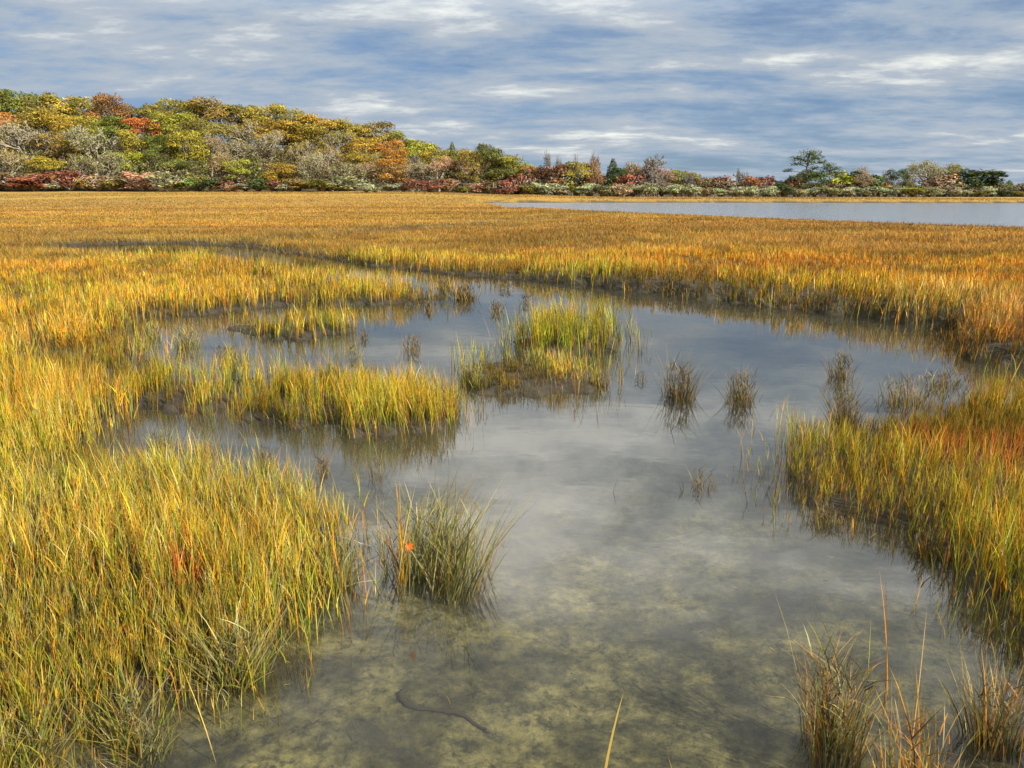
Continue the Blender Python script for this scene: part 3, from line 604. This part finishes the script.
# leaf colours (reflectance)
LC = {'olive': (.24, .22, .045), 'olive-gold': (.36, .28, .04), 'gold': (.46, .30, .035), 'yellow': (.46, .36, .045), 'yellow-green': (.36, .40, .04), 'green': (.12, .19, .04), 'dark green': (.05, .09, .035),
      'bronze': (.27, .17, .05), 'russet': (.30, .12, .045), 'orange': (.50, .21, .045), 'flame-orange': (.58, .19, .05), 'peach': (.60, .30, .13), 'tan': (.42, .30, .17), 'pinkish tan': (.45, .25, .17),
      'crimson': (.27, .085, .06), 'red-brown': (.24, .10, .06), 'grey': (.38, .32, .21), 'grey-green': (.28, .28, .14), 'pale sage': (.40, .43, .26), 'brown': (.20, .13, .07), 'straw': (.48, .40, .20)}
BARK = {'round': (.20, .16, .12), 'sparse': (.42, .37, .28), 'bare': (.22, .19, .16), 'conifer': (.14, .10, .07), 'pine': (.16, .12, .09), 'shrub': (.22, .17, .12), 'airy': (.42, .38, .32)}
FORM = {'round': ('round-crowned oak', 'oak_tree', 'tree'), 'sparse': ('thin-leaved tree with pale limbs', 'thin_leaved_tree', 'tree'), 'bare': ('nearly leafless tree', 'bare_tree', 'tree'), 'conifer': ('conical evergreen', 'evergreen_tree', 'evergreen'),
        'pine': ('spreading pine', 'pine_tree', 'pine'), 'shrub': ('bushy shrub', 'shrub', 'shrub'), 'airy': ('twiggy shrub', 'twiggy_shrub', 'shrub')}
ROWN = {'sky': 'on the skyline', 'mid': 'high on the slope', 'low': 'low on the slope', 'front': 'at the front of the wood', 'foot': 'at the marsh edge', 'far': 'on the far lake shore', 'farlow': 'by the far waterline'}
ROWY = {'sky': 244, 'mid': 228, 'low': 214, 'front': 203, 'foot': 194, 'far': 200, 'farlow': 192}
# (x, top y, width in photo pixels, colour, form)
P = {
'sky': [(-12,92,44,'olive','round'),(14,92,40,'green','round'),(36,94,40,'olive','round'),(58,97,40,'gold','round'),(82,99,36,'olive-gold','round'),(107,96,36,'russet','round'),(128,107,28,'grey','bare'),(152,104,34,'olive','round'),
  (182,101,42,'olive-gold','round'),(212,100,46,'bronze','round'),(240,107,36,'olive','round'),(264,105,40,'olive-gold','round'),(292,109,36,'olive','round'),(320,116,44,'gold','round'),(348,121,34,'olive-gold','round'),
  (374,124,38,'bronze','round'),(397,133,30,'olive','round'),(418,141,32,'yellow-green','round')],
'mid': [(-10,108,34,'orange','round'),(4,112,30,'peach','round'),(40,108,42,'olive-gold','round'),(66,114,40,'gold','round'),(92,116,34,'yellow','round'),(114,116,34,'green','round'),(139,117,34,'flame-orange','round'),
  (172,112,42,'yellow-green','round'),(200,117,36,'olive','round'),(226,122,38,'olive-gold','sparse'),(250,119,38,'gold','sparse'),(280,119,40,'gold','round'),(307,123,36,'olive-gold','round'),(336,131,38,'olive','sparse'),
  (362,136,34,'gold','round'),(388,138,28,'orange','round'),(408,146,32,'yellow-green','round'),(432,150,30,'gold','round')],
'low': [(-6,128,46,'gold','sparse'),(27,121,46,'grey','sparse'),(58,130,38,'bronze','round'),(92,127,48,'grey-green','sparse'),(132,130,40,'olive-gold','round'),(160,134,34,'green','round'),(186,128,32,'yellow','round'),(209,134,36,'tan','sparse'),
  (238,140,34,'olive','sparse'),(270,131,48,'grey','sparse'),(303,140,38,'olive-gold','sparse'),(330,146,34,'gold','sparse'),(356,150,30,'olive-gold','round'),(377,152,28,'gold','sparse'),(395,148,26,'orange','round'),(424,153,36,'brown','bare'),
  (440,147,30,'olive','round'),(462,147,30,'olive-gold','round'),(482,150,28,'bronze','round'),(504,156,30,'gold','round'),(526,162,28,'yellow-green','round')],
'front': [(10,148,38,'olive-gold','sparse'),(46,156,32,'yellow','round'),(74,154,30,'olive','sparse'),(104,150,40,'grey-green','sparse'),(130,152,30,'yellow-green','round'),(156,150,24,'dark green','round'),(174,158,26,'green','round'),(193,160,26,'dark green','round'),
  (214,152,32,'gold','sparse'),(236,158,28,'yellow-green','round'),(255,156,24,'dark green','conifer'),(281,162,32,'gold','round'),(311,152,40,'grey','sparse'),(345,162,32,'olive','sparse'),(367,162,28,'orange','sparse'),(393,158,30,'orange','round'),
  (418,162,34,'grey','sparse'),(438,156,30,'peach','sparse'),(452,141,16,'dark green','conifer'),(467,160,28,'peach','sparse'),(487,142,28,'dark green','round'),(470,150,22,'bronze','round'),(507,154,34,'olive','round'),(500,165,26,'dark green','round'),
  (522,166,32,'straw','sparse'),(540,166,22,'olive','sparse')],
'foot': [(-6,172,34,'red-brown','airy'),(14,173,30,'brown','airy'),(32,173,32,'crimson','shrub'),(54,182,18,'pale sage','shrub'),(69,170,28,'crimson','airy'),(85,176,16,'yellow','shrub'),(98,174,22,'tan','airy'),(113,178,20,'olive','shrub'),(125,178,16,'crimson','shrub'),(141,171,28,'pinkish tan','airy'),(167,170,28,'grey-green','airy'),
  (183,178,18,'green','shrub'),(198,172,18,'olive','shrub'),(210,176,18,'dark green','shrub'),(223,181,18,'red-brown','airy'),(232,185,18,'peach','airy'),(245,185,18,'pale sage','shrub'),(258,178,20,'dark green','shrub'),(273,180,20,'crimson','airy'),(283,186,14,'pale sage','shrub'),(297,178,24,'bronze','shrub'),
  (320,178,26,'olive','shrub'),(346,176,26,'grey-green','airy'),(366,185,14,'pale sage','airy'),(375,186,13,'grey-green','airy'),(390,185,16,'pale sage','shrub'),(404,187,12,'pale sage','shrub'),(410,178,18,'crimson','airy'),(430,180,22,'crimson','airy'),(448,178,20,'red-brown','airy'),(463,186,14,'olive','shrub'),(476,183,18,'pinkish tan','airy'),(492,180,20,'brown','airy'),(508,180,20,'crimson','airy'),(330,186,16,'grey','airy')],
'far': [(520,176,26,'crimson','airy'),(536,168,28,'crimson','airy'),(546,151,14,'grey','bare'),(558,157,12,'grey','bare'),(556,167,26,'red-brown','airy'),(580,164,32,'olive-gold','round'),(577,156,16,'brown','bare'),(594,153,18,'brown','bare'),(600,163,26,'russet','sparse'),(613,161,22,'dark green','conifer'),(619,170,20,'dark green','round'),
  (634,165,30,'bronze','sparse'),(628,176,24,'crimson','airy'),(660,155,46,'grey','bare'),(655,170,32,'pinkish tan','sparse'),(683,172,28,'olive','round'),(640,172,22,'orange','sparse'),(693,174,14,'grey','bare'),(704,180,22,'brown','airy'),(722,178,26,'red-brown','airy'),(734,170,22,'brown','bare'),(750,178,20,'russet','airy'),(747,173,12,'grey','bare'),(766,178,22,'crimson','airy'),
  (784,180,20,'dark green','shrub'),(796,179,16,'crimson','airy'),(809,154,34,'dark green','pine'),(812,172,24,'green','round'),(831,167,20,'dark green','pine'),(843,172,28,'yellow-green','shrub'),(868,172,24,'dark green','shrub'),(870,169,28,'tan','sparse'),(884,172,16,'grey','bare'),(898,171,20,'dark green','round'),(912,176,20,'olive','sparse'),
  (928,163,34,'grey-green','sparse'),(942,166,34,'olive','sparse'),(945,176,32,'pinkish tan','airy'),(958,167,16,'green','conifer'),(977,171,36,'dark green','shrub'),(994,179,24,'dark green','shrub'),(1010,183,18,'green','conifer'),(1024,187,12,'dark green','conifer'),(1042,184,26,'dark green','shrub'),(880,184,16,'orange','shrub'),(565,176,24,'olive','shrub'),(590,178,24,'red-brown','airy')],
'farlow': [(530,186,20,'olive','shrub'),(543,185,20,'pale sage','airy'),(559,187,18,'pale sage','shrub'),(576,188,16,'olive','shrub'),(588,186,18,'pale sage','shrub'),(602,188,16,'grey-green','shrub'),(622,186,18,'tan','airy'),(634,187,18,'pale sage','shrub'),(648,186,20,'pale sage','shrub'),(662,187,16,'grey-green','shrub'),(676,188,18,'pale sage','shrub'),(691,187,18,'pale sage','shrub'),
  (706,190,16,'brown','airy'),(721,190,18,'pale sage','shrub'),(737,189,18,'pale sage','shrub'),(752,188,14,'pale sage','shrub'),(770,190,18,'pale sage','shrub'),(786,188,16,'dark green','shrub'),(799,190,18,'grey-green','shrub'),(815,189,20,'pale sage','shrub'),(832,188,20,'grey-green','shrub'),(848,189,18,'pale sage','shrub'),(866,189,20,'pale sage','shrub'),(886,190,16,'pale sage','shrub'),
  (900,189,14,'pale sage','shrub'),(914,187,18,'olive','shrub'),(930,190,18,'grey-green','shrub'),(938,192,12,'pale sage','shrub'),(955,192,12,'pale sage','shrub'),(967,191,12,'pale sage','shrub'),(978,193,16,'olive','shrub'),(988,190,12,'pale sage','shrub'),(1003,193,16,'dark green','shrub'),(1020,194,14,'olive','shrub'),(1042,193,18,'olive','shrub')]}
LAND = {('mid', 139): 'flame-orange round-crowned oak glowing high in the wood, the brightest orange tree', ('sky', 107): 'russet-brown round crown on the skyline of the left wood', ('mid', 4): 'peach-coloured round crown high at the left edge of the wood',
 ('low', 270): 'thin-leaved tree with long whitish limbs in the middle of the left wood', ('sky', 212): 'bronze round crown standing highest in mid wood', ('front', 393): 'orange round-crowned tree at the right front of the wood', ('front', 452): 'narrow dark evergreen spire poking above the right end of the wood',
 ('far', 546): 'taller of two slim leafless trees above the red thicket', ('far', 613): 'dark green conical evergreen alone among rusty shrubs across the lake', ('far', 660): 'wide leafless tree with a dome of fine grey branches', ('far', 809): 'tall dark green pine with gaps between its layered boughs, highest tree on the far shore',
 ('far', 928): 'large grey-green rounded tree with pale limbs near the right end', ('far', 977): 'broad dark green tree sloping down at the right end of the shore', ('foot', 32): 'biggest crimson bush at the marsh edge, near the left end', ('foot', 167): 'grey-green twiggy shrub with pale stems at the marsh edge', ('foot', 375): 'rounded grey-green bush standing forward on the marsh in front of the wood',
 ('sky', 374): 'bronze round crown on the skyline where the wood slopes down', ('far', 734): 'low leafless tree above the red-brown thicket across the lake', ('low', 27): 'grey thin-leaved tree with pale limbs near the left edge'}
SHORT = {('mid', 139): 'flame-orange tree', ('low', 270): 'white-limbed tree', ('front', 393): 'orange front tree', ('front', 452): 'dark spire', ('far', 613): 'dark conical evergreen', ('far', 660): 'domed leafless tree', ('far', 809): 'tall pine', ('far', 977): 'broad dark right-end tree',
 ('foot', 32): 'biggest crimson bush'}
PLX = {k: k[1] for k in SHORT}
allp = [(row, *p_) for row, L_ in P.items() for p_ in L_]
def nearest(row, u):
    k = min(SHORT, key=lambda k: abs(k[1] - u) + (0 if k[0] == row else 8)); return k, ('left' if u < k[1] else 'right')
keys = {}
for row, u, top, wpx, colr, form in allp:
    if (row, u) in LAND: continue
    k, side = nearest(row, u); keys.setdefault((row, colr, form, k, side), []).append((abs(u - k[1]), u))
ORD = ['first', 'second', 'third', 'fourth', 'fifth', 'sixth', 'seventh', 'eighth']
for v_ in keys.values(): v_.sort()
GR = {'sky': 'trees of the wood on the left', 'mid': 'trees of the wood on the left', 'low': 'trees of the wood on the left', 'front': 'trees of the wood on the left', 'foot': 'shrubs along the marsh edge', 'far': 'trees and thickets on the far shore', 'farlow': 'shrubs along the far waterline'}
for q, (row, u, top, wpx, colr, form) in enumerate(allp):
    top -= {'sky': 3, 'far': 3, 'farlow': 1}.get(row, 0) + (3 if form == 'pine' else 0)
    Yd = ROWY[row] + random.uniform(-2.5, 2.5)
    if row == 'foot' and u in (375, 366): Yd -= 12
    x0, _, zt = at_depth(u, top, Yd); gz = float(height(np.array([x0]), np.array([Yd]))[0])
    if zt - gz < .8: zt = gz + .8
    if row == 'farlow': wid_k = random.uniform(.75, 1.0); zt += random.uniform(-.3, .3)
    else: wid_k = 1
    if row == 'farlow' or (row == 'foot' and 'sage' in colr): zt += .45
    hgt = zt - gz; wid = wpx * Yd / F / math.cos(PITCH) * {'round': 1.2, 'sparse': 1.15, 'shrub': 1.5, 'airy': 1.5, 'conifer': 1.15, 'pine': 1.35}.get(form, 1.0) * wid_k
    tr_me, cr_me = random.choice(VAR[form]); _, name, cat = FORM[form]
    if (row, u) in LAND: lb = LAND[(row, u)]
    else:
        k, side = nearest(row, u); L_ = keys[(row, colr, form, k, side)]; fm = FORM[form][0].replace('oak', 'tree') if form == 'round' else FORM[form][0]
        dup_ = len(L_) > 1; o_ = [a_[1] for a_ in L_].index(u)
        lb = f"{colr} {fm} {ROWN[row]}, {ORD[o_] + ' such ' if dup_ else ''}{side} of the {SHORT[k]}"
        if len(lb.split()) > 16: lb = lb.replace(' with pale limbs', '')
        if len(lb.split()) > 16: lb = lb.replace(' such', '').replace('at the front of the wood', 'in the front row').replace('by the far waterline', 'on the far waterline').replace('biggest crimson bush', 'crimson bush').replace('on the far lake shore', 'on the far shore')
        if len(lb.split()) > 16: print('LONG', lb)
    root = empty('tree' if name == 'oak_tree' else name, (x0, Yd, gz)); tag(root, lb, cat, GR[row])
    root.rotation_euler = (0, 0, random.uniform(0, 6.28) if form != 'pine' else 0)
    if q and u == 831: root.rotation_euler = (0, 0, PI)
    root.scale = (wid / TW, wid / TW, hgt / TH)
    shr = form in ('shrub', 'airy')
    t_ = link('stems' if shr else 'trunk', tr_me, M_BARK, root); c_ = link('foliage' if shr else 'crown', cr_me, M_LEAF, root)
    b_ = BARK[form]; t_.color = (*b_, 1); lc = LC[colr]; mk_ = {'flame-orange': .1, 'orange': .3, 'peach': .2}.get(colr, .38 if row in ('sky', 'mid', 'low', 'front') else .12); lc = [a_ * (1 - mk_) + b2_ * mk_ for a_, b2_ in zip(lc, (.28, .24, .045))]; j_ = random.uniform(.88, 1.12); c_.color = (lc[0] * j_, lc[1] * random.uniform(.92, 1.08) * j_, lc[2] * j_, 1)

# undergrowth that reads as one mass
def scrub(name, label, n, xr, yr, hfun, cols, size, cut=None):
    y = rng.uniform(*yr, n); u = rng.uniform(*xr, n); x = (u - 512) / 804 * y
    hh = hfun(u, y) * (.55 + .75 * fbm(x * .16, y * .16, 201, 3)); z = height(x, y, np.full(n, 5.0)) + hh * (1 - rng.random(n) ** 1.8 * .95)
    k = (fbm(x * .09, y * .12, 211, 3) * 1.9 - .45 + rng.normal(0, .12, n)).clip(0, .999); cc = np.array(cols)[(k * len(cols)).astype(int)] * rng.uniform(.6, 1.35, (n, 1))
    V, Q, C = leaf_cards(np.stack([x, y, z], 1), rng.normal(0, .6, (n, 3)) + np.array([0, -.5, .6]), size, cc)
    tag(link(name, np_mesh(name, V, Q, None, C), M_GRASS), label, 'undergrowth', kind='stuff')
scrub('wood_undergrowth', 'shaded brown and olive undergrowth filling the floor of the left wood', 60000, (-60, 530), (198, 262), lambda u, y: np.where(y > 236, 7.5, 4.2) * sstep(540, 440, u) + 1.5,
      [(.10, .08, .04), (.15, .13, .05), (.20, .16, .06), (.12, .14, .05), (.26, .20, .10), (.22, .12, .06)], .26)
scrub('shore_thicket', 'low tangled russet and brown thicket running behind the pale shrubs on the far shore', 42000, (500, 1075), (196, 212), lambda u, y: 3.9 - .9 * sstep(680, 760, u),
      [(.20, .07, .05), (.24, .13, .08), (.16, .11, .07), (.12, .13, .05), (.26, .19, .11), (.17, .17, .08)], .2)

# ------------------------------------------------------------------ light and sky
SUN_EL, SUN_AZ = math.radians(33), math.radians(128)       # azimuth clockwise from the viewing direction (+Y)
sd = (math.sin(SUN_AZ) * math.cos(SUN_EL), math.cos(SUN_AZ) * math.cos(SUN_EL), math.sin(SUN_EL))
sun = bpy.data.lights.new('sun', 'SUN'); sun.energy = 5.0; sun.angle = math.radians(.6); sun.color = (1, .93, .80)
so = bpy.data.objects.new('sun', sun); COL.objects.link(so)
from mathutils import Vector
so.rotation_euler = Vector(sd).to_track_quat('Z', 'Y').to_euler(); so.location = (30, -30, 40)
w = bpy.data.worlds.new('World'); SC.world = w; w.use_nodes = True; nt = w.node_tree; nt.nodes.clear(); L = nt.links
out = N(nt, 'ShaderNodeOutputWorld'); bg = N(nt, 'ShaderNodeBackground'); bg.inputs[1].default_value = .09
sky = N(nt, 'ShaderNodeTexSky', sky_type='NISHITA'); sky.sun_disc = False; sky.sun_elevation = SUN_EL; sky.sun_rotation = SUN_AZ; sky.air_density = 1.0; sky.dust_density = .4; sky.ozone_density = 2.0
tc = N(nt, 'ShaderNodeTexCoord'); sep = N(nt, 'ShaderNodeSeparateXYZ'); L.new(tc.outputs['Generated'], sep.inputs[0])
def M(op, a, b=None, c=None, clamp=False):
    m_ = N(nt, 'ShaderNodeMath', operation=op); m_.use_clamp = clamp
    for k_, v_ in enumerate((a, b, c)):
        if v_ is None: continue
        if isinstance(v_, (int, float)): m_.inputs[k_].default_value = v_
        else: L.new(v_, m_.inputs[k_])
    return m_.outputs[0]
zz = M('ADD', M('MAXIMUM', sep.outputs[2], 0.0), .13)
cx = M('DIVIDE', sep.outputs[0], zz); cy = M('DIVIDE', sep.outputs[1], zz)
cmb = N(nt, 'ShaderNodeCombineXYZ'); L.new(cx, cmb.inputs[0]); L.new(cy, cmb.inputs[1])
def cn(scale, sx, sy, off, det, rough, dist):
    mp = N(nt, 'ShaderNodeMapping'); mp.inputs['Scale'].default_value = (sx, sy, 1); mp.inputs['Location'].default_value = off; mp.inputs['Rotation'].default_value = (0, 0, .12); L.new(cmb.outputs[0], mp.inputs[0])
    n_ = N(nt, 'ShaderNodeTexNoise'); n_.inputs['Scale'].default_value = scale; n_.inputs['Detail'].default_value = det; n_.inputs['Roughness'].default_value = rough; n_.inputs['Distortion'].default_value = dist
    L.new(mp.outputs[0], n_.inputs['Vector']); return n_.outputs[0]
def rampw(f, st):
    r_ = N(nt, 'ShaderNodeValToRGB'); e = r_.color_ramp.elements
    while len(e) < len(st): e.new(.5)
    for k_, (p_, c_) in enumerate(st): e[k_].position = p_; e[k_].color = (*c_, 1)
    L.new(f, r_.inputs[0]); return r_.outputs[0]
n1 = cn(1.15, .72, 1.0, (3.3, 1.2, 0), 12, .60, .2); n2 = cn(2.9, .62, 1.0, (11, 5, 2), 10, .64, .2)
K = 1 / .09
shade = M('ADD', M('MULTIPLY', n1, .62), M('MULTIPLY', n2, .38))
cloudc = rampw(shade, [(.38, (.155 * K / 12, .225 * K / 12, .33 * K / 12)), (.47, (.24 * K / 12, .31 * K / 12, .40 * K / 12)), (.55, (.34 * K / 12, .38 * K / 12, .43 * K / 12)), (.66, (.76 * K / 12, .77 * K / 12, .70 * K / 12))])
lown = rampw(shade, [(.36, (.25 * K / 12, .27 * K / 12, .30 * K / 12)), (.49, (.42 * K / 12, .44 * K / 12, .45 * K / 12)), (.58, (.95 * K / 12, .93 * K / 12, .88 * K / 12))])
mlow = N(nt, 'ShaderNodeMix', data_type='RGBA'); L.new(M('MULTIPLY', M('SUBTRACT', sep.outputs[2], .20), 6.0, clamp=True), mlow.inputs[0]); L.new(cloudc, mlow.inputs[6]); L.new(lown, mlow.inputs[7]); cloudc = mlow.outputs[2]     # whiter cloud above the view, added to brighten the pond reflections
sc_ = N(nt, 'ShaderNodeVectorMath', operation='SCALE'); sc_.inputs['Scale'].default_value = 12; L.new(cloudc, sc_.inputs[0]); L.new(M('SUBTRACT', M('ADD', 11.0, M('MINIMUM', M('MULTIPLY', M('MAXIMUM', M('SUBTRACT', sep.outputs[2], .18), 0.0), 60.0), 17.0)), M('MINIMUM', M('MULTIPLY', M('MAXIMUM', M('SUBTRACT', sep.outputs[2], .43), 0.0), 90.0), 21.0)), sc_.inputs['Scale'])  # unseen cloud band shaped to light the pond, dimmed overhead to deepen shadows
cov = rampw(M('ADD', M('MULTIPLY', n1, .5), M('MULTIPLY', n2, .5)), [(.40, (.55, .55, .55)), (.50, (.97, .97, .97))])
skyc = N(nt, 'ShaderNodeMix', data_type='RGBA', blend_type='MULTIPLY'); skyc.inputs[0].default_value = 1; L.new(sky.outputs[0], skyc.inputs[6]); skyc.inputs[7].default_value = (.34, .46, .68, 1)
mxw = N(nt, 'ShaderNodeMix', data_type='RGBA'); L.new(cov, mxw.inputs[0]); L.new(skyc.outputs[2], mxw.inputs[6]); L.new(sc_.outputs[0], mxw.inputs[7])
L.new(mxw.outputs[2], bg.inputs[0]); L.new(bg.outputs[0], out.inputs[0])
SC.view_settings.view_transform = 'Standard'; SC.view_settings.look = 'None'; SC.view_settings.exposure = .62; SC.view_settings.gamma = 1; SC.view_settings.use_curve_mapping = False
try:
    SC.cycles.max_bounces = 6; SC.cycles.diffuse_bounces = 3; SC.cycles.glossy_bounces = 3; SC.cycles.transmission_bounces = 3; SC.cycles.transparent_max_bounces = 8; SC.cycles.caustics_reflective = False; SC.cycles.caustics_refractive = False
    SC.cycles.use_denoising = True
except Exception: pass

for o in SC.objects:
    if 'label' in o and len(o['label'].split()) > 16: print('LONG', o.name, o['label'])
